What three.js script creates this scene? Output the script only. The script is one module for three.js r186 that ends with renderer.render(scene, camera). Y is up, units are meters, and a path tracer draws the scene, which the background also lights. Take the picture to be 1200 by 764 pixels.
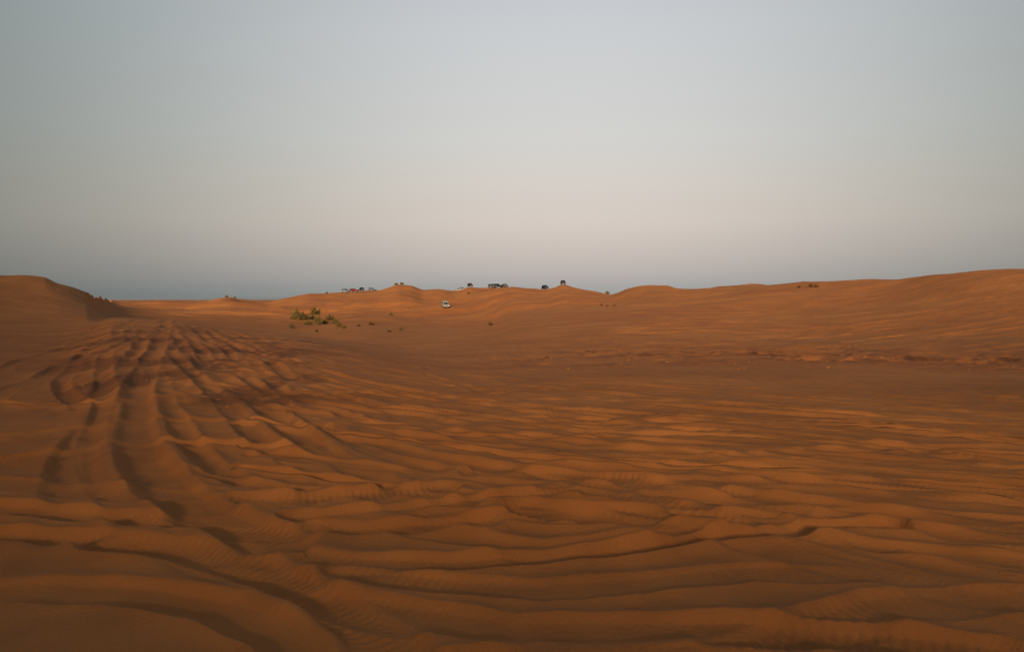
import * as THREE from 'three';
import { mergeGeometries } from 'three/addons/utils/BufferGeometryUtils.js';
import { RoundedBoxGeometry } from 'three/addons/geometries/RoundedBoxGeometry.js';

// ---------------------------------------------------------------- camera
const scene = new THREE.Scene();
const W = 1200, H = 764, FOV = 44, EYE = 1.5, HORIZON = 350;
const FPX = (H / 2) / Math.tan(THREE.MathUtils.degToRad(FOV / 2));
const camera = new THREE.PerspectiveCamera(FOV, W / H, 0.05, 9000);
camera.position.set(0, EYE, 0);
camera.rotation.x = -Math.atan((H / 2 - HORIZON) / FPX);
camera.updateMatrixWorld(true);

// ---------------------------------------------------------------- renderer / exposure
const renderer = new THREE.WebGLRenderer({ antialias: true });
renderer.setSize(1024, 651);
renderer.toneMapping = THREE.LinearToneMapping;
renderer.toneMappingExposure = 1.5;
renderer.shadowMap.enabled = true;

// ---------------------------------------------------------------- sky: clear air just after sundown, the glow behind the camera
const SUN_AZ = THREE.MathUtils.degToRad(4.5), SUN_EL = THREE.MathUtils.degToRad(8.5);
const sunDir = new THREE.Vector3(-Math.sin(SUN_AZ) * Math.cos(SUN_EL), Math.sin(SUN_EL), Math.cos(SUN_AZ) * Math.cos(SUN_EL));
const lin = (v) => { v /= 255; return v <= 0.04045 ? v / 12.92 : Math.pow((v + 0.055) / 1.055, 2.4); };
{
  const bands = [ // elevation in degrees, colour as seen
    [-90, 120, 118, 118], [-4, 140, 148, 150], [0, 150, 154, 152], [0.9, 168, 166, 164], [1.6, 182, 175, 171], [3, 198, 188, 181], [5.2, 213, 202, 193],
    [7.9, 214, 207, 199], [11.1, 211, 210, 207], [18, 203, 206, 209], [22, 193, 198, 204], [35, 146, 157, 168], [60, 100, 115, 134], [90, 84, 100, 124]];
  const ramp = (el) => {
    let i = 0; while (i < bands.length - 2 && el > bands[i + 1][0]) i++;
    const a = bands[i], b = bands[i + 1], t = Math.min(1, Math.max(0, (el - a[0]) / (b[0] - a[0])));
    return [1, 2, 3].map((k) => (lin(a[k]) * (1 - t) + lin(b[k]) * t) / 1.5);
  };
  const w = 1024, h = 1024, data = new Float32Array(w * h * 4);
  const ax = -Math.sin(SUN_AZ), az = Math.cos(SUN_AZ);            // towards the sunken sun
  for (let j = 0; j < h; j++) {
    const el = ((j + 0.5) / h - 0.5) * Math.PI, c = ramp(el * 180 / Math.PI);
    for (let i = 0; i < w; i++) {
      const p = ((i + 0.5) / w - 0.5) * 2 * Math.PI, dx = Math.cos(p) * Math.cos(el), dz = Math.sin(p) * Math.cos(el);
      const side = dx * az - dz * ax, to = Math.max(0, dx * ax + dz * az);   // twilight is dimmest at right angles to the sun's meridian
      const open = 1 - Math.min(1, side * side), f = [0.16 + 0.84 * Math.pow(open, 2.55), 0.18 + 0.82 * Math.pow(open, 2.3), 0.18 + 0.82 * Math.pow(open, 2.35)];
      const g = 0.6 * Math.pow(to, 4) * Math.exp(-Math.pow(Math.max(el, 0) / 0.3, 2)); // the afterglow
      const o = (j * w + i) * 4;
      data[o] = c[0] * f[0] + g * 1.0; data[o + 1] = c[1] * f[1] + g * 0.62; data[o + 2] = c[2] * f[2] + g * 0.34; data[o + 3] = 1;
    }
  }
  const sky = new THREE.DataTexture(data, w, h, THREE.RGBAFormat, THREE.FloatType);
  sky.mapping = THREE.EquirectangularReflectionMapping; sky.minFilter = sky.magFilter = THREE.LinearFilter; sky.needsUpdate = true;
  scene.background = sky; scene.environment = sky;
}

// ---------------------------------------------------------------- the low, soft sun behind the photographer's left shoulder
const sun = new THREE.DirectionalLight(new THREE.Color(1.0, 0.78, 0.52), 5);
sun.position.copy(sunDir).multiplyScalar(600); sun.target.position.set(0, 0, -150);
sun.position.add(sun.target.position);
sun.castShadow = true; sun.shadow.radius = 34; sun.shadow.mapSize.set(4096, 4096);
Object.assign(sun.shadow.camera, { left: -500, right: 500, top: 300, bottom: -300, near: 1, far: 1600 });
scene.add(sun, sun.target);

// ---------------------------------------------------------------- seeded noise
let seed = 20240611;
const rnd = () => { seed |= 0; seed = seed + 0x6D2B79F5 | 0; let t = Math.imul(seed ^ seed >>> 15, 1 | seed); t = t + Math.imul(t ^ t >>> 7, 61 | t) ^ t; return ((t ^ t >>> 14) >>> 0) / 4294967296; };
const PERM = new Uint8Array(512), GR = [];
{ const p = [...Array(256).keys()]; for (let i = 255; i > 0; i--) { const j = Math.floor(rnd() * (i + 1)); [p[i], p[j]] = [p[j], p[i]]; } for (let i = 0; i < 512; i++) PERM[i] = p[i & 255]; }
for (let i = 0; i < 256; i++) GR.push(Math.cos(i / 256 * 2 * Math.PI), Math.sin(i / 256 * 2 * Math.PI));
function noise(x, y) {                                              // gradient noise, about -0.7 .. 0.7
  const xi = Math.floor(x), yi = Math.floor(y), fx = x - xi, fy = y - yi, X = xi & 255, Y = yi & 255;
  const u = fx * fx * fx * (fx * (fx * 6 - 15) + 10), v = fy * fy * fy * (fy * (fy * 6 - 15) + 10);
  const a = PERM[PERM[X] + Y] * 2, b = PERM[PERM[X + 1] + Y] * 2, c = PERM[PERM[X] + Y + 1] * 2, d = PERM[PERM[X + 1] + Y + 1] * 2;
  const n0 = GR[a] * fx + GR[a + 1] * fy, n1 = GR[b] * (fx - 1) + GR[b + 1] * fy, n2 = GR[c] * fx + GR[c + 1] * (fy - 1), n3 = GR[d] * (fx - 1) + GR[d + 1] * (fy - 1);
  const p = n0 + u * (n1 - n0), q = n2 + u * (n3 - n2);
  return p + v * (q - p);
}
const ridged = (x, y) => 1 - 2 * Math.abs(noise(x, y));
const smooth = (a, b, x) => { const t = Math.min(1, Math.max(0, (x - a) / (b - a))); return t * t * (3 - 2 * t); };
const clamp = (x, a, b) => Math.min(b, Math.max(a, x));

// ---------------------------------------------------------------- the lie of the land, read off the photograph
// a pixel gives a direction; every row of this table also states the distance along the ground
function dirOf(u, v) { return new THREE.Vector3((u - W / 2) / FPX, -(v - H / 2) / FPX, -1).normalize().applyEuler(camera.rotation); }
const azOf = (u) => { const d = dirOf(u, HORIZON); return Math.atan2(d.x, -d.z); };
const heightAt = (u, v, d) => { const r = dirOf(u, v); return EYE + d * r.y / Math.hypot(r.x, r.z); };
const crestRow = [[-500, 300], [-300, 304], [-100, 318], [0, 323], [25, 322], [50, 324], [66, 331], [86, 337], [110, 347], [130, 355], [142, 357.5], [165, 357], [190, 355.5], [215, 357], [240, 354], [258, 351.5], [270, 350.5], [282, 352.5], [312, 355.5], [326, 352.5],
  [346, 349], [365, 346.5], [380, 346.5], [400, 344.5], [420, 342.5], [440, 342.5], [455, 339], [468, 336], [481, 337], [497, 342], [515, 341], [532, 342.5], [541, 341], [551, 338.8], [565, 339.6], [580, 339.5], [600, 338.8], [617, 340.5], [640, 342], [650, 340], [660, 336.8], [674, 340], [700, 345],
  [716, 347.5], [733, 343], [752, 339], [778, 338], [800, 340.2], [850, 338], [900, 335.4], [945, 334], [1000, 331], [1050, 327.5], [1100, 322], [1150, 318], [1200, 315.5], [1350, 306], [1500, 300], [1700, 300]];
const lieRow = [ // u, [d, v] near edge of the flat, [d, v] hollow, [d, v] middle slope, distance of the crest
  [-500, 34, 405, 48, 372, 60, 330, 78], [-250, 36, 404, 52, 374, 68, 336, 88], [0, 40, 400, 60, 377, 80, 347, 100], [60, 42, 397, 60, 377, 80, 353, 100], [100, 44, 390, 62, 375, 85, 359, 108],
  [135, 48, 379, 95, 372, 190, 365, 300], [200, 48, 379, 115, 377, 240, 367, 400], [250, 45, 386, 95, 385.5, 210, 369, 400], [350, 42, 396, 95, 393, 220, 371, 420],
  [420, 38, 408, 75, 397, 210, 369, 430], [480, 34, 420, 58, 406, 200, 373, 430], [548, 32, 427, 48, 409.5, 180, 374.5, 425], [610, 31, 428, 44, 411, 92, 379, 415], [700, 34, 422, 46, 406, 86, 374.5, 370],
  [800, 37, 416, 50, 402, 90, 372, 240], [950, 41, 412, 64, 395, 105, 366, 172], [1100, 42, 414, 62, 395, 95, 360, 142], [1200, 42, 416, 60, 395, 90, 356, 130], [1450, 42, 416, 58, 390, 80, 350, 110], [1700, 42, 416, 58, 390, 80, 350, 110]];
const NCOL = 720, AZ0 = azOf(-500), AZ1 = azOf(1700), NK = 9;
const colD = new Float64Array(NCOL * NK), colH = new Float64Array(NCOL * NK), colM = new Float64Array(NCOL * NK);
const cat = (tab, u, k) => {                                        // smooth interpolation between the rows of a table (monotone, no overshoot)
  let i = 0; while (i < tab.length - 2 && u > tab[i + 1][0]) i++;
  const P = (j) => tab[clamp(j, 0, tab.length - 1)], x0 = P(i)[0], x1 = P(i + 1)[0], t = clamp((u - x0) / (x1 - x0), 0, 1);
  const s = (j) => { const a = P(j), b = P(j + 1); return b[0] > a[0] ? (b[k] - a[k]) / (b[0] - a[0]) : 0; };
  const sl = (j) => { const a = s(j - 1), b = s(j); return a * b <= 0 ? 0 : 2 * a * b / (a + b); };
  const h = x1 - x0, t2 = t * t, t3 = t2 * t;
  return (2 * t3 - 3 * t2 + 1) * P(i)[k] + (t3 - 2 * t2 + t) * h * sl(i) + (-2 * t3 + 3 * t2) * P(i + 1)[k] + (t3 - t2) * h * sl(i + 1);
};
for (let c = 0; c < NCOL; c++) {
  const az = AZ0 + (AZ1 - AZ0) * c / (NCOL - 1), u = W / 2 + FPX * Math.tan(az) / Math.cos(camera.rotation.x);
  const r = [0, 1, 2, 3, 4, 5, 6, 7].map((k) => k ? cat(lieRow, u, k) : u), vS = cat(crestRow, u, 1), dS = r[7], hS = heightAt(u, vS, dS);
  const h3 = heightAt(u, r[2], r[1]);
  const ks = [[0, 0], [4, 0], [14, h3 * 0.22], [r[1], h3], [r[3], heightAt(u, r[4], r[3])], [r[5], heightAt(u, r[6], r[5])], [dS, hS], [dS * 1.22 + 20, hS - 3 - dS * 0.012], [3200, -6]];
  for (let k = 0; k < NK; k++) { colD[c * NK + k] = ks[k][0]; colH[c * NK + k] = ks[k][1]; }
  for (let k = 0; k < NK; k++) {
    const s = (j) => (ks[j + 1][1] - ks[j][1]) / (ks[j + 1][0] - ks[j][0]);
    if (k === 0 || k === NK - 1) { colM[c * NK + k] = 0; continue; }
    const a = s(k - 1), b = s(k); colM[c * NK + k] = a * b <= 0 ? 0 : 2 * a * b / (a + b);
  }
}
function profile(c, d) {
  const o = c * NK; let k = 0; while (k < NK - 2 && d > colD[o + k + 1]) k++;
  const x0 = colD[o + k], h = colD[o + k + 1] - x0, t = clamp((d - x0) / h, 0, 1), t2 = t * t, t3 = t2 * t;
  return (2 * t3 - 3 * t2 + 1) * colH[o + k] + (t3 - 2 * t2 + t) * h * colM[o + k] + (-2 * t3 + 3 * t2) * colH[o + k + 1] + (t3 - t2) * h * colM[o + k + 1];
}
// the horseshoe of dune round and behind the place where the photograph was taken
const ring = [[-72, -92, 5.0], [-62, -66, 5.2], [-60, -42, 12], [-42, -16, 11], [-25, 4, 9], [-9, 15, 5.5], [2, 17, 5.0], [12, 17, 7.0], [25, 11, 10], [38, -2, 10], [53, -26, 8], [72, -52, 5.2], [92, -70, 5.6]];
function ringHeight(x, z) {
  let best = 1e9, h = 0;
  for (let i = 0; i < ring.length - 1; i++) {
    const a = ring[i], b = ring[i + 1], dx = b[0] - a[0], dz = b[1] - a[1], t = clamp(((x - a[0]) * dx + (z - a[1]) * dz) / (dx * dx + dz * dz), 0, 1);
    const d = Math.hypot(x - a[0] - dx * t, z - a[1] - dz * t);
    if (d < best) { best = d; h = a[2] + (b[2] - a[2]) * t; }
  }
  best += 1.6 * noise(x * 0.06 + 9, z * 0.06);
  const t = 1 - clamp(best / Math.max(16, h * 1.9), 0, 1);
  return h * t * t * (1.9 - 0.9 * t);
}
function macro(x, z) {
  const d = Math.hypot(x, z), az = Math.atan2(x, -z);
  const f = clamp((az - AZ0) / (AZ1 - AZ0), 0, 1) * (NCOL - 1), c = Math.min(NCOL - 2, Math.floor(f)), t = f - c;
  let h = profile(c, d) * (1 - t) + profile(c + 1, d) * t;
  const back = smooth(Math.PI * 0.36, Math.PI * 0.6, Math.abs(az));
  if (back > 0) h = h * (1 - back) + (1.5 * noise(x * 0.02, z * 0.02) - 0.4 * smooth(30, 90, d)) * back * smooth(4, 30, d);
  if (d < 130) h += ringHeight(x, z) * smooth(3, 8, d);
  return h;
}
// drifts and smaller dunes out on the plain
function dunes(x, z, d) {
  const m = smooth(55, 170, d); if (m <= 0) return 0;
  const wx = x + 14 * noise(x * 0.012, z * 0.012 + 4), wz = z + 14 * noise(x * 0.012 + 7, z * 0.012);
  const a = ridged(wx * 0.018 + wz * 0.006, wz * 0.024 - wx * 0.005 + 3);
  const b = ridged(wx * 0.05 + 11, wz * 0.042 + wx * 0.02);
  return m * (2.1 * (a - 0.55) * smooth(90, 240, d) + 0.6 * (b - 0.55));
}

// ---------------------------------------------------------------- wheel tracks
function toGround(u, v) {
  const r = dirOf(u, v); let t = 2, s = 2;
  for (let i = 0; i < 4000; i++) { const y = EYE + r.y * t - macro(r.x * t, r.z * t); if (y <= 0) break; s = t; t += Math.max(0.02, 0.01 * t); if (t > 700) break; }
  for (let i = 0; i < 20; i++) { const m = (s + t) / 2; if (EYE + r.y * m - macro(r.x * m, r.z * m) > 0) s = m; else t = m; }
  return [r.x * t, r.z * t];
}
const tracks = [];                                                  // { pts: [[x, z, s]], w, depth, berm, tread }
function resample(p, step) {
  const curve = new THREE.CatmullRomCurve3(p.map(([x, z]) => new THREE.Vector3(x, 0, z)), false, 'centripetal');
  const n = Math.max(4, Math.min(260, Math.ceil(curve.getLength() / step)));
  const q = curve.getSpacedPoints(n); let s = 0;
  return q.map((v, i) => { if (i) s += v.distanceTo(q[i - 1]); return [v.x, v.z, s]; });
}
function track(px, w, depth, berm, tread, wob = 0, gain = 0.6) {
  const pts = resample(px.map(([u, v]) => toGround(u, v)), 0.6);
  if (wob) pts.forEach((p, i) => { const n = noise(p[2] * 0.16, tracks.length * 3.7); p[0] += wob * n; p[1] += wob * noise(p[2] * 0.16 + 30, tracks.length * 3.7); });
  tracks.push({ pts, w, depth: depth * gain, berm: berm * gain * 0.92, tread });
}
// up the side of the big dune
for (let i = 0; i < 30; i++) {
  const s = (i + 0.7 * rnd()) / 30, up = i % 2, u0 = up ? 640 + 190 * s : 590 + 480 * s, v0 = up ? 408 - 48 * s : 419 - 4 * s, v1 = up ? 356 - 30 * s : 342 + 56 * s, sag = 4 + 7 * rnd();
  track([[u0, v0], [u0 * 0.65 + 1250 * 0.35, v0 * 0.65 + v1 * 0.35 + sag * 0.8], [u0 * 0.3 + 1250 * 0.7, v0 * 0.3 + v1 * 0.7 + sag * 0.8], [1250, v1]], 0.26 + 0.4 * rnd(), 0.06 + 0.07 * rnd(), 0.05 + 0.06 * rnd(), 0, 0.4, 0.8);
}
// over the rise on the left and across the flat, fanning out
const fan = [
  [[196, 374], [182, 392], [150, 425], [118, 470], [90, 540], [60, 640]], [[172, 374], [128, 396], [92, 424], [84, 450], [98, 482]],
  [[262, 386], [320, 404], [400, 428], [520, 452], [700, 470], [900, 486], [1240, 506]], [[290, 388], [370, 406], [470, 428], [620, 446], [820, 460], [1000, 474], [1240, 488]],
  [[330, 394], [430, 415], [560, 434], [760, 446], [980, 458], [1240, 468]], [[246, 384], [320, 415], [430, 450], [560, 478], [720, 497], [920, 518], [1240, 546]],
  [[232, 384], [300, 420], [400, 462], [520, 496], [680, 520], [880, 542], [1240, 580]], [[226, 386], [286, 428], [380, 480], [480, 516], [620, 540], [800, 556], [1000, 572], [1240, 604]],
  [[222, 390], [270, 430], [345, 490], [440, 530], [560, 562], [660, 576], [780, 560]], [[216, 390], [250, 428], [300, 480], [380, 530], [470, 575], [540, 600]],
  [[204, 386], [212, 430], [244, 480], [330, 540], [430, 590], [560, 620]], [[420, 470], [560, 520], [640, 545], [760, 556], [900, 540], [1100, 530], [1240, 528]],
  [[500, 440], [640, 480], [800, 500], [1000, 520], [1240, 562]], [[-60, 470], [100, 478], [250, 470], [420, 462], [600, 462]], [[-60, 520], [120, 500], [260, 500], [400, 505]],
];
for (const p of fan) {
  const w = 0.14 + 0.07 * rnd(), dep = 0.05 + 0.04 * rnd(), be = 0.05 + 0.04 * rnd();
  track(p, w, dep, be, 0.4, 0.5, 0.62);
  if (rnd() < 0.35) continue;
  const a = tracks[tracks.length - 1].pts, g = 1.45 + 0.25 * rnd();                  // the wheels of the other side
  tracks.push({ ...tracks[tracks.length - 1], pts: a.map((q, i) => { const n = a[Math.min(i + 1, a.length - 1)], m = a[Math.max(i - 1, 0)], dx = n[0] - m[0], dz = n[1] - m[1], l = Math.hypot(dx, dz); return [q[0] - dz / l * g, q[1] + dx / l * g, q[2]]; }) });
}
// old, half blown-over tracks between them
for (let i = 0; i < 34; i++) {
  const v0 = 430 + 190 * Math.pow(rnd(), 1.3), du = rnd() * 260, k = rnd();
  track([[300 + du - 0.9 * (v0 - 430), v0 - 34 - 20 * k], [500 + du, v0 - 8], [780 + du * 0.7, v0 + 10 * k], [1010 + du * 0.5, v0 + 14 + 14 * k], [1290, v0 + 26 + 26 * k]], 0.06 + 0.08 * rnd(), 0.03 + 0.03 * rnd(), 0.03 + 0.04 * rnd(), 0, 0.6, 0.8);
}
// side to side in front of the camera
const near = [
  [[-60, 560], [80, 575], [220, 590], [380, 588], [520, 575]], [[560, 556], [700, 560], [850, 578], [1000, 600], [1260, 632]], [[600, 586], [720, 572], [900, 566], [1080, 574], [1260, 590]],
  [[-60, 592], [60, 603], [200, 616], [330, 622], [450, 620], [600, 609], [760, 604], [900, 612]], [[350, 610], [480, 597], [600, 584], [690, 578], [760, 590], [850, 612], [980, 645], [1100, 668], [1260, 692]],
  [[620, 600], [760, 620], [860, 638], [980, 664], [1100, 690], [1260, 716]], [[-60, 622], [120, 632], [260, 645], [400, 657], [500, 661], [600, 657], [700, 650], [800, 638], [900, 624], [1040, 618]],
  [[860, 764], [960, 735], [1060, 708], [1160, 705], [1260, 708]], [[400, 676], [480, 684], [600, 694], [700, 691], [800, 681], [900, 672], [1000, 676]], [[-60, 700], [100, 690], [240, 704], [360, 745], [420, 790]],
  [[120, 640], [250, 655], [330, 688], [420, 738], [480, 800]], [[380, 706], [500, 726], [650, 742], [800, 734], [950, 742], [1160, 760]], [[520, 790], [640, 776], [820, 782], [1000, 790]],
  [[196, 374], [188, 400], [166, 450], [158, 490], [170, 540], [204, 582], [262, 612], [330, 640]],
];
near.forEach((p, i) => track(p, i === near.length - 1 ? 0.23 : 0.14 + 0.06 * rnd(), 0.045 + 0.035 * rnd(), 0.04 + 0.035 * rnd(), 1, 0.12, 0.7));

const CELL = 2, bucket = new Map();
tracks.forEach((t, ti) => {
  const R = Math.max(1.0, t.w * 2.7);
  for (let i = 0; i < t.pts.length - 1; i++) {
    const a = t.pts[i], b = t.pts[i + 1];
    for (let X = Math.floor((Math.min(a[0], b[0]) - R) / CELL); X <= Math.floor((Math.max(a[0], b[0]) + R) / CELL); X++)
      for (let Z = Math.floor((Math.min(a[1], b[1]) - R) / CELL); Z <= Math.floor((Math.max(a[1], b[1]) + R) / CELL); Z++) {
        const k = X * 100003 + Z; let l = bucket.get(k); if (!l) bucket.set(k, l = []); l.push(ti, i);
      }
  }
});
// where wheels and feet have broken the surface: a belt along the foot of the big dune, and the top of the left rise
function trodden(x, z, d) {
  if (d < 8 || d > 56) return [0, 0];
  const az = Math.atan2(x, -z);
  return [smooth(25, 32, d) * (1 - smooth(40, 50, d)) * smooth(-0.08, 0.04, az + 0.06 * noise(x * 0.15, z * 0.15)) * (0.5 + smooth(-0.2, 0.3, noise(x * 0.2, z * 0.2))),
    smooth(9, 13, d) * (1 - smooth(36, 46, d)) * smooth(-0.56, -0.48, az) * (1 - smooth(-0.28, -0.16, az))];
}
function detail(x, z, d) {
  // wind-worn and trodden sand
  const m1 = noise(x * 0.11 + 3, z * 0.11 - 8);
  let h = 0.07 * noise(x * 0.28, z * 0.36 + 5) * (0.6 + m1) + 0.022 * noise(x * 0.9 + 2 * noise(x * 0.4, z * 0.4), z * 1.1) * (0.7 + 0.6 * m1);
  h += 0.010 * noise(x * 2.6, z * 2.9) + 0.008 * noise(x * 7.5, z * 7.5 + 2);
  const [cR, cL] = trodden(x, z, d), churn = Math.max(cR, cL * 0.55);
  if (churn > 0) {
    const wx = x + 0.5 * noise(x * 0.8, z * 0.8), wz = z + 0.5 * noise(x * 0.8 + 5, z * 0.8);
    h += churn * (0.12 * (ridged(wx * 0.5, wz * 0.6) - 0.6) + 0.10 * (ridged(wx * 1.2 + 4, wz * 0.9) - 0.6) + 0.07 * noise(wx * 3.2, wz * 2.6));
  }
  const l = bucket.get(Math.floor(x / CELL) * 100003 + Math.floor(z / CELL));
  if (l) {
    let cur = -1, best = 1e9, bs = 0, side = 0, across = 1;
    const apply = () => {
      const t = tracks[cur], row = (d < 60 ? Math.min(0.0004 * d * d, 0.5) : 0.007 * d) * across + 0.0015 * d, we = Math.max(t.w, 0.0055 * d, Math.min(0.36, 1.6 * row)), q = best / we, low = Math.pow(t.w / we, 0.6); if (q > 2.6) return;
      const fade = 0.55 + 0.45 * smooth(-0.35, 0.25, noise(bs * 0.35, cur * 9.1)), rag = 1 + 0.7 * noise(bs * 0.7, cur * 5.3 + side * 2.2) + 0.5 * (1 - smooth(10, 22, d)) * noise(bs * 3.7, cur * 3.3 + side);
      const ins = 1 - smooth(0.72, 1.12, q);
      let p = low * (-t.depth * fade + t.depth * 0.35 * q * q);
      if (t.tread && d < 15) { const amp = 0.0042 * t.tread * (1 - smooth(9, 15, d)) * smooth(-0.25, 0.2, noise(bs * 0.5 + 40, cur * 2.7)); p += amp * Math.sin(2 * Math.PI * (bs + 0.10 * best * side + 0.01 * noise(bs * 3, cur)) / 0.058); }
      h += (p + h * 0.25 - h) * ins * fade;
      const bw = Math.min(0.5, 1.2 * row / we), bq = q < 1.15 ? (1.15 - q) / (0.19 + bw) : (q - 1.15) / (0.36 + bw); h += Math.max(0, low * t.berm * fade * rag - 0.5 * Math.max(0, h)) * Math.exp(-Math.pow(bq, 1.35));
    };
    for (let i = 0; i < l.length; i += 2) {
      const ti = l[i], k = l[i + 1];
      if (ti !== cur) { if (cur >= 0) apply(); cur = ti; best = 1e9; }
      const a = tracks[ti].pts[k], b = tracks[ti].pts[k + 1], dx = b[0] - a[0], dz = b[1] - a[1], L2 = dx * dx + dz * dz;
      const t = clamp(((x - a[0]) * dx + (z - a[1]) * dz) / L2, 0, 1), ex = x - a[0] - dx * t, ez = z - a[1] - dz * t, dd = Math.hypot(ex, ez);
      if (dd < best) { best = dd; bs = a[2] + (b[2] - a[2]) * t; side = dx * ez - dz * ex > 0 ? 1 : -1; across = Math.abs(dx * z - dz * x) / (Math.sqrt(L2) * d + 1e-6); }
    }
    if (cur >= 0) apply();
  }
  return h;
}
const ground = (x, z) => { const d = Math.hypot(x, z); return macro(x, z) + dunes(x, z, d) + (d < 320 ? detail(x, z, d) * (1 - 0.6 * smooth(120, 320, d)) : detail(x, z, d) * 0.4); };

// ---------------------------------------------------------------- sand: one sheet from underfoot to the horizon
function grainTexture(size, f) {
  const d = new Uint8Array(size * size * 4);
  for (let j = 0; j < size; j++) for (let i = 0; i < size; i++) { const v = clamp(f(i, j), 0, 255), o = (j * size + i) * 4; d[o] = d[o + 1] = d[o + 2] = v; d[o + 3] = 255; }
  const t = new THREE.DataTexture(d, size, size); t.wrapS = t.wrapT = THREE.RepeatWrapping; t.magFilter = THREE.LinearFilter; t.minFilter = THREE.LinearMipmapLinearFilter; t.generateMipmaps = true; t.needsUpdate = true; return t;
}
const tileNoise = (i, j, n, size) => {                              // noise that wraps round the tile
  const x = i / size * n, y = j / size * n, fx = i / size, fy = j / size;
  const a = noise(x, y), b = noise(x - n, y), c = noise(x, y - n), d = noise(x - n, y - n);
  return (a * (1 - fx) + b * fx) * (1 - fy) + (c * (1 - fx) + d * fx) * fy;
};
const grain = grainTexture(512, (i, j) => 128 + 120 * tileNoise(i, j, 24, 512) + 70 * tileNoise(i + 9, j, 70, 512) + 46 * (rnd() - 0.5));
{
  const az = [], HALF = THREE.MathUtils.degToRad(43), NF = 860, NB = 90;
  for (let i = 0; i < NF; i++) az.push(-HALF + 2 * HALF * i / (NF - 1));
  for (let i = 1; i <= NB; i++) az.push(HALF + (2 * Math.PI - 2 * HALF) * i / (NB + 1));
  const rr = [0.25, 0.6, 1, 1.5, 2, 2.4, 2.7, 2.95];
  const N1 = 900, N2 = 330, N3 = 36;
  for (let i = 0; i < N1; i++) rr.push(1 / (1 / 3.1 + (1 / 60 - 1 / 3.1) * i / N1));
  for (let i = 0; i < N2; i++) rr.push(60 * Math.pow(10, i / N2));
  for (let i = 0; i <= N3; i++) rr.push(600 * Math.pow(4500 / 600, i / N3));
  const nc = az.length, nr = rr.length, pos = new Float32Array((nc * nr + 1) * 3), col = new Float32Array((nc * nr + 1) * 3), uv = new Float32Array((nc * nr + 1) * 2);
  const put = (k, x, z) => {
    const d = Math.hypot(x, z);
    pos[k * 3] = x; pos[k * 3 + 1] = ground(x, z); pos[k * 3 + 2] = z; uv[k * 2] = x / 0.55; uv[k * 2 + 1] = z / 0.55;
    // drifts of redder and yellower grains
    const w = noise(x * 0.035 + 2, z * 0.05), a = noise(x * 0.22 + 2 * w, z * 0.3) + 0.6 * noise(x * 0.9, z * 1.3 + 3) , b = w + 0.5 * noise(x * 0.011, z * 0.009 + 6), [cR, cL] = trodden(x, z, d), damp = Math.max(cL * smooth(0.02, 0.2, noise(x * 0.5 + 8, z * 0.35) + 0.5 * noise(x * 1.7, z * 1.2)), cR * 0.8 * smooth(0.08, 0.24, noise(x * 0.6, z * 0.45 + 4) + 0.5 * noise(x * 1.9, z * 1.5))), g = (1 + 0.2 * a + 0.14 * noise(x * 3.5, z * 4.1)) * (1 - 0.4 * damp);
    const hue = clamp(0.5 + 0.6 * b + 0.28 * a, 0, 1);
    col[k * 3] = g * (0.425 + 0.03 * hue); col[k * 3 + 1] = g * (0.137 + 0.035 * hue); col[k * 3 + 2] = g * (0.037 + 0.010 * hue  + 0.006 * damp);
  };
  for (let j = 0; j < nr; j++) for (let i = 0; i < nc; i++) put(j * nc + i, rr[j] * Math.sin(az[i]), -rr[j] * Math.cos(az[i]));
  put(nc * nr, 0, 0);
  const idx = new Uint32Array(((nr - 1) * nc * 2 + nc) * 3); let o = 0;
  for (let i = 0; i < nc; i++) { const n = (i + 1) % nc; idx[o++] = nc * nr; idx[o++] = n; idx[o++] = i; }
  for (let j = 0; j < nr - 1; j++) for (let i = 0; i < nc; i++) {
    const n = (i + 1) % nc, a = j * nc + i, b = j * nc + n, c = a + nc, e = b + nc;
    idx[o++] = a; idx[o++] = b; idx[o++] = e; idx[o++] = a; idx[o++] = e; idx[o++] = c;
  }
  const g = new THREE.BufferGeometry();
  g.setAttribute('position', new THREE.BufferAttribute(pos, 3)); g.setAttribute('color', new THREE.BufferAttribute(col, 3)); g.setAttribute('uv', new THREE.BufferAttribute(uv, 2));
  g.setIndex(new THREE.BufferAttribute(idx, 1)); g.computeVertexNormals();
  const m = new THREE.MeshPhysicalMaterial({ vertexColors: true, roughness: 0.96, specularIntensity: 0.25, bumpMap: grain, bumpScale: 0.007 });
  const sand = new THREE.Mesh(g, m); sand.name = 'desert_ground'; sand.userData = { kind: 'structure', label: 'rippled orange desert sand crossed by wheel tracks', category: 'ground' };
  sand.receiveShadow = sand.castShadow = true; scene.add(sand);
}

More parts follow.
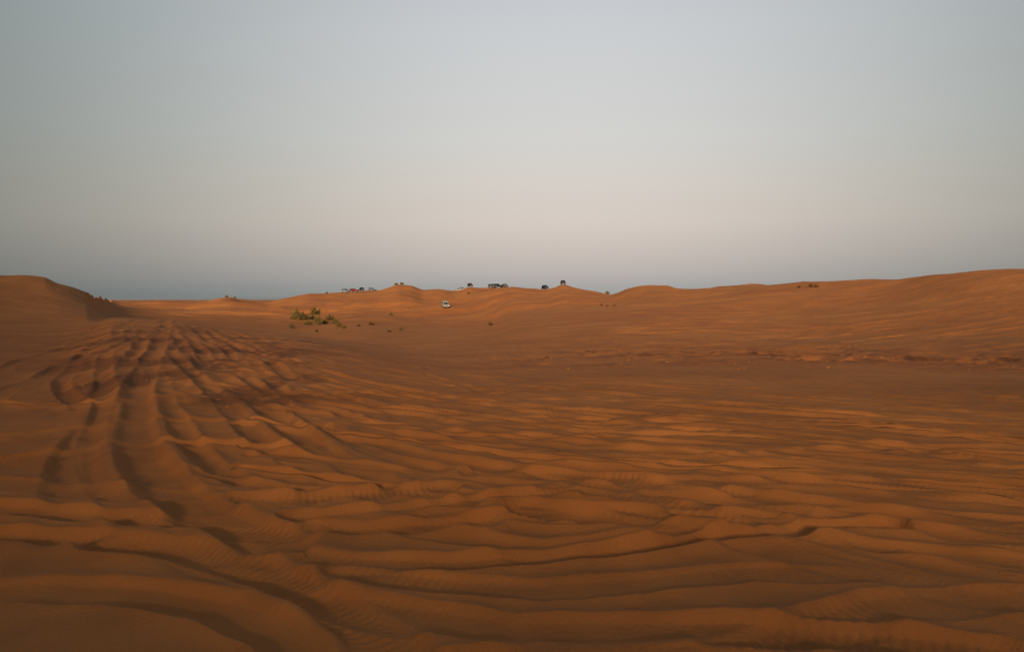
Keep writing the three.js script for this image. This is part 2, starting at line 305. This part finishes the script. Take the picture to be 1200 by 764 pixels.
// ---------------------------------------------------------------- lumps of sand thrown up by the wheels
const P = (o) => new THREE.MeshPhysicalMaterial(o);
{
  const base = new THREE.IcosahedronGeometry(1, 1), ps = [];
  const proto = [0, 1, 2].map((k) => { const g = base.clone(), p = g.attributes.position; for (let i = 0; i < p.count; i++) { const x = p.getX(i), y = p.getY(i), z = p.getZ(i), s = 1 + 0.6 * noise(x * 1.7 + k * 7, y * 1.7 + z * 2.3); p.setXYZ(i, x * s, y * s * 0.7, z * s); } g.computeVertexNormals(); return g; });
  const place = (u, v, r) => { const [x, z] = toGround(u, v), q = new THREE.Matrix4().compose(new THREE.Vector3(x, ground(x, z) - r * 0.1, z), new THREE.Quaternion().setFromEuler(new THREE.Euler(rnd() * 0.5, rnd() * 6.3, rnd() * 0.5)), new THREE.Vector3(r * (0.7 + rnd() * 0.7), r, r * (0.7 + rnd() * 0.7))); ps.push(proto[Math.floor(rnd() * 3)].clone().applyMatrix4(q)); };
  for (let i = 0; i < 60; i++) place(560 + 640 * rnd(), 408 + 26 * rnd(), 0.02 + 0.04 * rnd() * rnd());
  for (let i = 0; i < 70; i++) place(60 + 300 * rnd(), 395 + 80 * rnd(), 0.012 + 0.035 * rnd() * rnd());
  const m = new THREE.Mesh(mergeGeometries(ps), P({ color: new THREE.Color().setRGB(0.36, 0.128, 0.036), roughness: 0.97, specularIntensity: 0.2, bumpMap: grain, bumpScale: 0.003 }));
  m.name = 'sand_clods'; m.userData = { kind: 'stuff', label: 'small broken lumps of orange sand along the wheel tracks', category: 'sand clods' }; m.castShadow = m.receiveShadow = true; scene.add(m);
}

// ---------------------------------------------------------------- helpers for things
const taken = {};
const numbered = (n) => { const k = taken[n] = (taken[n] ?? -1) + 1; return k ? `${n}_${String(k).padStart(3, '0')}` : n; };
function part(name, geo, mat, parent) { const m = new THREE.Mesh(geo, mat); m.name = name; m.castShadow = m.receiveShadow = true; parent.add(m); return m; }
function crestPlace(u, beyond = 0) {                                // the spot where the land meets the sky along this direction
  const r = dirOf(u, HORIZON), l = Math.hypot(r.x, r.z); let best = -9, bd = 100;
  for (let d = 60; d < 560; d += 1) { const x = r.x / l * d, z = r.z / l * d, e = (ground(x, z) - EYE) / d; if (e > best) { best = e; bd = d; } }
  bd += beyond; return [r.x / l * bd, r.z / l * bd];
}
const normalAt = (x, z, e = 1.2) => new THREE.Vector3(ground(x - e, z) - ground(x + e, z), 2 * e, ground(x, z - e) - ground(x, z + e)).normalize();

// ---------------------------------------------------------------- off-road cars
const glass = P({ color: 0x0b0d10, roughness: 0.3, specularIntensity: 0.4 }), rubber = P({ color: 0x141312, roughness: 0.9 }), alloy = P({ color: 0x8a8c8e, roughness: 0.35, metalness: 0.9 }), trim = P({ color: 0x1a1a1b, roughness: 0.6 }),
  lampGlass = P({ color: 0x8c9094, roughness: 0.15, clearcoat: 1 }), redGlass = P({ color: 0x6a0c0a, roughness: 0.2, clearcoat: 1 });
function poly(pts, depth, bevel, z0) { const s = new THREE.Shape(pts.map(([x, y]) => new THREE.Vector2(x, y))); const g = new THREE.ExtrudeGeometry(s, { depth, bevelEnabled: bevel > 0, bevelThickness: bevel, bevelSize: bevel, bevelSegments: 2, curveSegments: 10 }); g.translate(0, 0, z0); return g; }
const carGeo = (() => {
  const g = {}, s = new THREE.Shape();                                // side view, nose towards +x
  s.moveTo(-2.2, 0.55); s.lineTo(-1.86, 0.50); s.absarc(-1.38, 0.42, 0.47, Math.PI * 0.94, 0.06, true); s.lineTo(0.93, 0.42); s.absarc(1.4, 0.42, 0.47, Math.PI * 0.98, 0.06, true); s.lineTo(2.2, 0.52);
  s.lineTo(2.28, 0.75); s.lineTo(2.22, 1.04); s.quadraticCurveTo(1.7, 1.16, 1.02, 1.17); s.lineTo(-2.22, 1.19); s.lineTo(-2.28, 0.8); s.closePath();
  g.body = new THREE.ExtrudeGeometry(s, { depth: 1.70, bevelEnabled: true, bevelThickness: 0.07, bevelSize: 0.06, bevelSegments: 3, curveSegments: 12 }); g.body.translate(0, 0, -0.85);
  g.cabin = poly([[-2.18, 1.17], [1.0, 1.17], [0.36, 1.74], [0.1, 1.82], [-1.9, 1.84], [-2.06, 1.76]], 1.36, 0.06, -0.68);
  { const p = g.cabin.attributes.position; for (let i = 0; i < p.count; i++) p.setZ(i, p.getZ(i) * (1.13 - 0.16 * clamp((p.getY(i) - 1.17) / 0.65, 0, 1))); g.cabin.computeVertexNormals(); }
  const sideGlass = (x0, x1, x2, x3) => poly([[x0, 1.25], [x1, 1.25], [x2, 1.70], [x3, 1.70]], 0.012, 0, 0);
  g.side = [sideGlass(-0.02, 0.86, 0.36, -0.02), sideGlass(-1.08, -0.1, -0.1, -1.08), sideGlass(-2.04, -1.16, -1.16, -1.98)];
  g.screen = new THREE.BoxGeometry(0.02, 0.66, 1.34); g.back = new THREE.BoxGeometry(0.02, 0.42, 1.28);
  g.tyre = new THREE.TorusGeometry(0.28, 0.12, 8, 20); g.rim = new THREE.CylinderGeometry(0.2, 0.2, 0.2, 14).rotateX(Math.PI / 2);
  g.lamp = new RoundedBoxGeometry(0.08, 0.18, 0.34, 2, 0.03); g.tail = new RoundedBoxGeometry(0.07, 0.34, 0.16, 2, 0.03); g.bumper = new RoundedBoxGeometry(0.2, 0.24, 1.84, 3, 0.07); g.grille = new RoundedBoxGeometry(0.05, 0.2, 0.86, 2, 0.02);
  g.rail = new THREE.CapsuleGeometry(0.025, 1.5, 3, 8).rotateZ(Math.PI / 2); g.mirror = new RoundedBoxGeometry(0.14, 0.17, 0.2, 2, 0.04); g.plate = new RoundedBoxGeometry(0.02, 0.11, 0.44, 1, 0.008); g.spare = new THREE.CylinderGeometry(0.36, 0.36, 0.2, 20).rotateZ(Math.PI / 2);
  g.handle = new RoundedBoxGeometry(0.16, 0.035, 0.03, 1, 0.01);
  return g;
})();
function car(u, spot, label, color, turn, metal = 0.2) {
  const t = new THREE.Group(); t.name = numbered('off_road_car');
  t.userData = { label, category: 'car', group: 'off-road cars parked out on the dunes' };
  const paint = P({ color, roughness: 0.72, metalness: metal * 0.5, specularIntensity: 0.4 }), at = (m, x, y, z) => { m.position.set(x, y, z); return m; };
  const body = part('body', carGeo.body, paint, t); const cabin = part('cabin', carGeo.cabin, paint, t);
  for (const s of [-1, 1]) {
    carGeo.side.forEach((g) => { const w = part('side_window', g, glass, cabin); w.position.set(0, 0, 0); w.position.z = s * 0.772 - 0.006; w.rotation.x = -s * 0.0; w.position.z = s * 0.80; });
    at(part('headlight', carGeo.lamp, lampGlass, t), 2.28, 0.88, s * 0.68); at(part('tail_light', carGeo.tail, redGlass, t), -2.33, 0.98, s * 0.8);
    at(part('roof_rail', carGeo.rail, trim, t), -0.9, 1.93, s * 0.62); at(part('mirror', carGeo.mirror, trim, t), 0.74, 1.26, s * 1.02);
    for (const x of [0.2, -0.8]) at(part('door_handle', carGeo.handle, trim, body), x, 1.06, s * 0.93);
    for (const x of [-1.38, 1.4]) { const w = part('wheel', carGeo.tyre, rubber, t); at(w, x, 0.40, s * 0.80); part('rim', carGeo.rim, alloy, w); }
  }
  const ws = at(part('windscreen', carGeo.screen, glass, cabin), 0.735, 1.475, 0); ws.rotation.z = 0.84;
  const rw = at(part('rear_window', carGeo.back, glass, cabin), -2.185, 1.5, 0); rw.rotation.z = -0.19;
  at(part('front_bumper', carGeo.bumper, trim, t), 2.30, 0.60, 0); at(part('rear_bumper', carGeo.bumper, trim, t), -2.30, 0.62, 0);
  at(part('grille', carGeo.grille, trim, t), 2.31, 0.90, 0); at(part('number_plate', carGeo.plate, lampGlass, t), 2.42, 0.62, 0); at(part('spare_wheel', carGeo.spare, rubber, t), -2.4, 1.06, 0.1);
  const [x, z] = spot, n = normalAt(x, z), q = new THREE.Quaternion().setFromUnitVectors(new THREE.Vector3(0, 1, 0), n), view = Math.atan2(-x, -z);
  t.quaternion.copy(q).multiply(new THREE.Quaternion().setFromAxisAngle(new THREE.Vector3(0, 1, 0), view - Math.PI / 2 + THREE.MathUtils.degToRad(turn)));
  t.position.set(x, ground(x, z) - 0.06, z); scene.add(t); return t;
}
car(405, crestPlace(405, -2), 'pale silver-blue off-road car beside the red car on the far crest', 0x727c8c, 40);
car(415, crestPlace(415, 2), 'red off-road car between the pale and the charcoal car on the far crest', 0x641b13, 70);
car(424, crestPlace(424, 0), 'charcoal off-road car standing tall on the crest next to the red car', 0x202226, 12);
car(436, crestPlace(436, 4), 'blue-grey off-road car half sunk behind the far crest', 0x59636f, 50);
car(540.5, crestPlace(541, -10), 'light grey off-road car below the brow near the maroon car', 0x8d8f92, 55);
car(551, crestPlace(551, 0), 'dark maroon off-road car on top of the sandy brow', 0x34120f, 15);
car(577, crestPlace(577, 1), 'mid grey off-road car parked close beside the black one on the crest', 0x55585c, 40);
car(583.5, crestPlace(583.5, 0), 'black off-road car on the crest between two grey cars', 0x0c0c0d, 70);
car(592, crestPlace(592, 3), 'small dull grey off-road car alone past the black car on the crest', 0x6a6866, 20);
car(639, crestPlace(639, 1), 'dark blue off-road car on the low crest before the pointed dune', 0x1d2433, 20);
car(660, crestPlace(660, 0), 'dark brown off-road car on the tip of the pointed dune', 0x2c1913, 8);
car(522, toGround(522, 363), 'white off-road car down in the hollow below the far crest', 0x98938c, 10, 0);

// ---------------------------------------------------------------- desert shrubs
const leafMat = (r, g, b) => P({ color: new THREE.Color().setRGB(r, g, b), roughness: 0.95, specularIntensity: 0.3, side: THREE.DoubleSide, transmission: 0.15, thickness: 0 });
const wood = P({ color: new THREE.Color().setRGB(0.10, 0.06, 0.035), roughness: 0.95 });
function shrubGeo(flat) {
  const leaves = [], stems = [], up = new THREE.Vector3(0, 1, 0);
  const leaf = new THREE.BufferGeometry(); leaf.setAttribute('position', new THREE.Float32BufferAttribute([0, 0, 0, 0.035, 0.09, 0.012, 0, 0.2, 0, -0.035, 0.09, 0.012], 3)); leaf.setIndex([0, 1, 2, 0, 2, 3]);
  for (let k = 0; k < 17; k++) {
    const a = rnd() * 6.28, lean = 0.15 + rnd() * 1.0, L = (0.5 + 0.5 * rnd()) * (1 - 0.25 * lean), d = new THREE.Vector3(Math.cos(a) * Math.sin(lean), Math.cos(lean) * flat, Math.sin(a) * Math.sin(lean)), q = new THREE.Quaternion().setFromUnitVectors(up, d.clone().normalize());
    const c = new THREE.CylinderGeometry(0.006, 0.018, L, 5, 1); c.translate(0, L / 2 - 0.04, 0); c.applyQuaternion(q); c.deleteAttribute('uv'); stems.push(c);
    for (let i = 0; i < 46; i++) {
      const f = 0.35 + 0.7 * rnd(), p = d.clone().normalize().multiplyScalar(L * f).add(new THREE.Vector3(rnd() - 0.5, (rnd() - 0.5) * 0.8, rnd() - 0.5).multiplyScalar(0.34));
      if (p.y < 0.02) continue;
      const g = leaf.clone(); g.scale(0.7 + rnd() * 0.8, 0.7 + rnd() * 0.8, 1); g.rotateX((rnd() - 0.5) * 2.4); g.rotateY(rnd() * 6.28); g.translate(p.x, p.y, p.z); leaves.push(g);
    }
  }
  const f = mergeGeometries(leaves); f.computeVertexNormals(); return [f, mergeGeometries(stems)];
}
const shrubs = [shrubGeo(1), shrubGeo(0.75), shrubGeo(0.6)];
const olive = [leafMat(0.17, 0.115, 0.032), leafMat(0.20, 0.13, 0.038), leafMat(0.13, 0.09, 0.028)], rust = [leafMat(0.14, 0.065, 0.02), leafMat(0.12, 0.058, 0.02)];
function shrub([x, z], size, mat, k, label, group) {
  const t = new THREE.Group(); t.name = numbered('desert_shrub'); t.userData = { label, category: 'shrub', group };
  part('foliage', shrubs[k][0], mat, t); part('stems', shrubs[k][1], wood, t);
  t.scale.set(size, size * (0.85 + 0.3 * rnd()), size); t.rotation.y = rnd() * 6.28; t.position.set(x, ground(x, z) - 0.03, z); scene.add(t);
}
const inHollow = [[346, 368, 8], [350, 373, 9], [355, 376, 8], [341, 382, 5], [361, 379, 7], [369, 371, 8], [373, 379, 8], [380, 378, 6], [386, 375, 6], [392, 378, 6], [397, 381, 6], [365, 375, 6], [344, 374, 6], [403, 383, 4]];
inHollow.forEach(([u, v, w], i) => { const p = toGround(u, v + 2), d = Math.hypot(...p); shrub(p, w * 1.8 * d / FPX / 1.5, olive[i % 3], i % 3, 'olive green shrub in the thick clump in the hollow beside the track-cut rise', 'shrubs clumped in the hollow'); });
const lone = [[371, 387, 4, 1, 'small rusty brown shrub just below the olive clump in the hollow'], [420, 381, 3.5, 1, 'tiny dry shrub in the hollow past the end of the olive clump'], [435, 380.5, 6, 1, 'dark brown low shrub on the hollow floor apart from the clump'], [457, 371, 6.5, 0, 'round olive shrub highest up the slope behind the hollow'],
  [469, 386, 6, 0, 'olive shrub at the foot of the hollow next to a smaller dry one'], [456, 388, 4, 1, 'small dry shrub right beside the olive one at the foot of the hollow'], [575, 381, 5.5, 1, 'single dark brown shrub alone on the bare pale sand slope']];
lone.forEach(([u, v, w, dry, label], i) => { const p = toGround(u, v + 1.5), d = Math.hypot(...p); shrub(p, w * 1.35 * d / FPX / 1.45, dry ? rust[i % 2] : olive[i % 3], i % 3, label, 'shrubs scattered about the hollow'); });
const brow = [[383, 4, 'dark shrub on the far crest short of the pale silver-blue car'], [464, 5, 'grey-green shrub on the rounded dune top, one of a low pair'], [471, 5, 'grey-green shrub on the rounded dune top, one of a low pair'], [265, 4, 'dark shrub on the low fluted dune beyond the left rise'], [275, 3, 'tiny shrub on the low fluted dune beyond the left rise'], [712, 6, 'shrub in the dip of the crest where the pointed dune meets the big slope']];
brow.forEach(([u, w, label], i) => { const p = crestPlace(u, -1), d = Math.hypot(...p); shrub(p, w * d / FPX / 1.5, olive[2], 1 + i % 2, label, 'shrubs along the skyline'); });
const slope = [[705, 357, 5, 'brown shrub in the row of three below the dip in the crest'], [712, 358, 5, 'brown shrub in the row of three below the dip in the crest'], [720, 357.5, 5, 'brown shrub in the row of three below the dip in the crest'], [937, 338.5, 4.5, 'narrow dark shrub near the top of the big bare slope'], [950, 338, 6, 'wide dark shrub near the top of the big bare slope, one of two touching'], [957, 338, 6, 'wide dark shrub near the top of the big bare slope, one of two touching'], [549, 345, 4, 'brown shrub on the brow just below the maroon car']];
slope.forEach(([u, v, w, label], i) => { const p = toGround(u, v), d = Math.hypot(...p); shrub(p, w * d / FPX / 1.45, rust[i % 2], i % 3, label, 'shrubs on the dune slopes'); });


renderer.render(scene, camera);
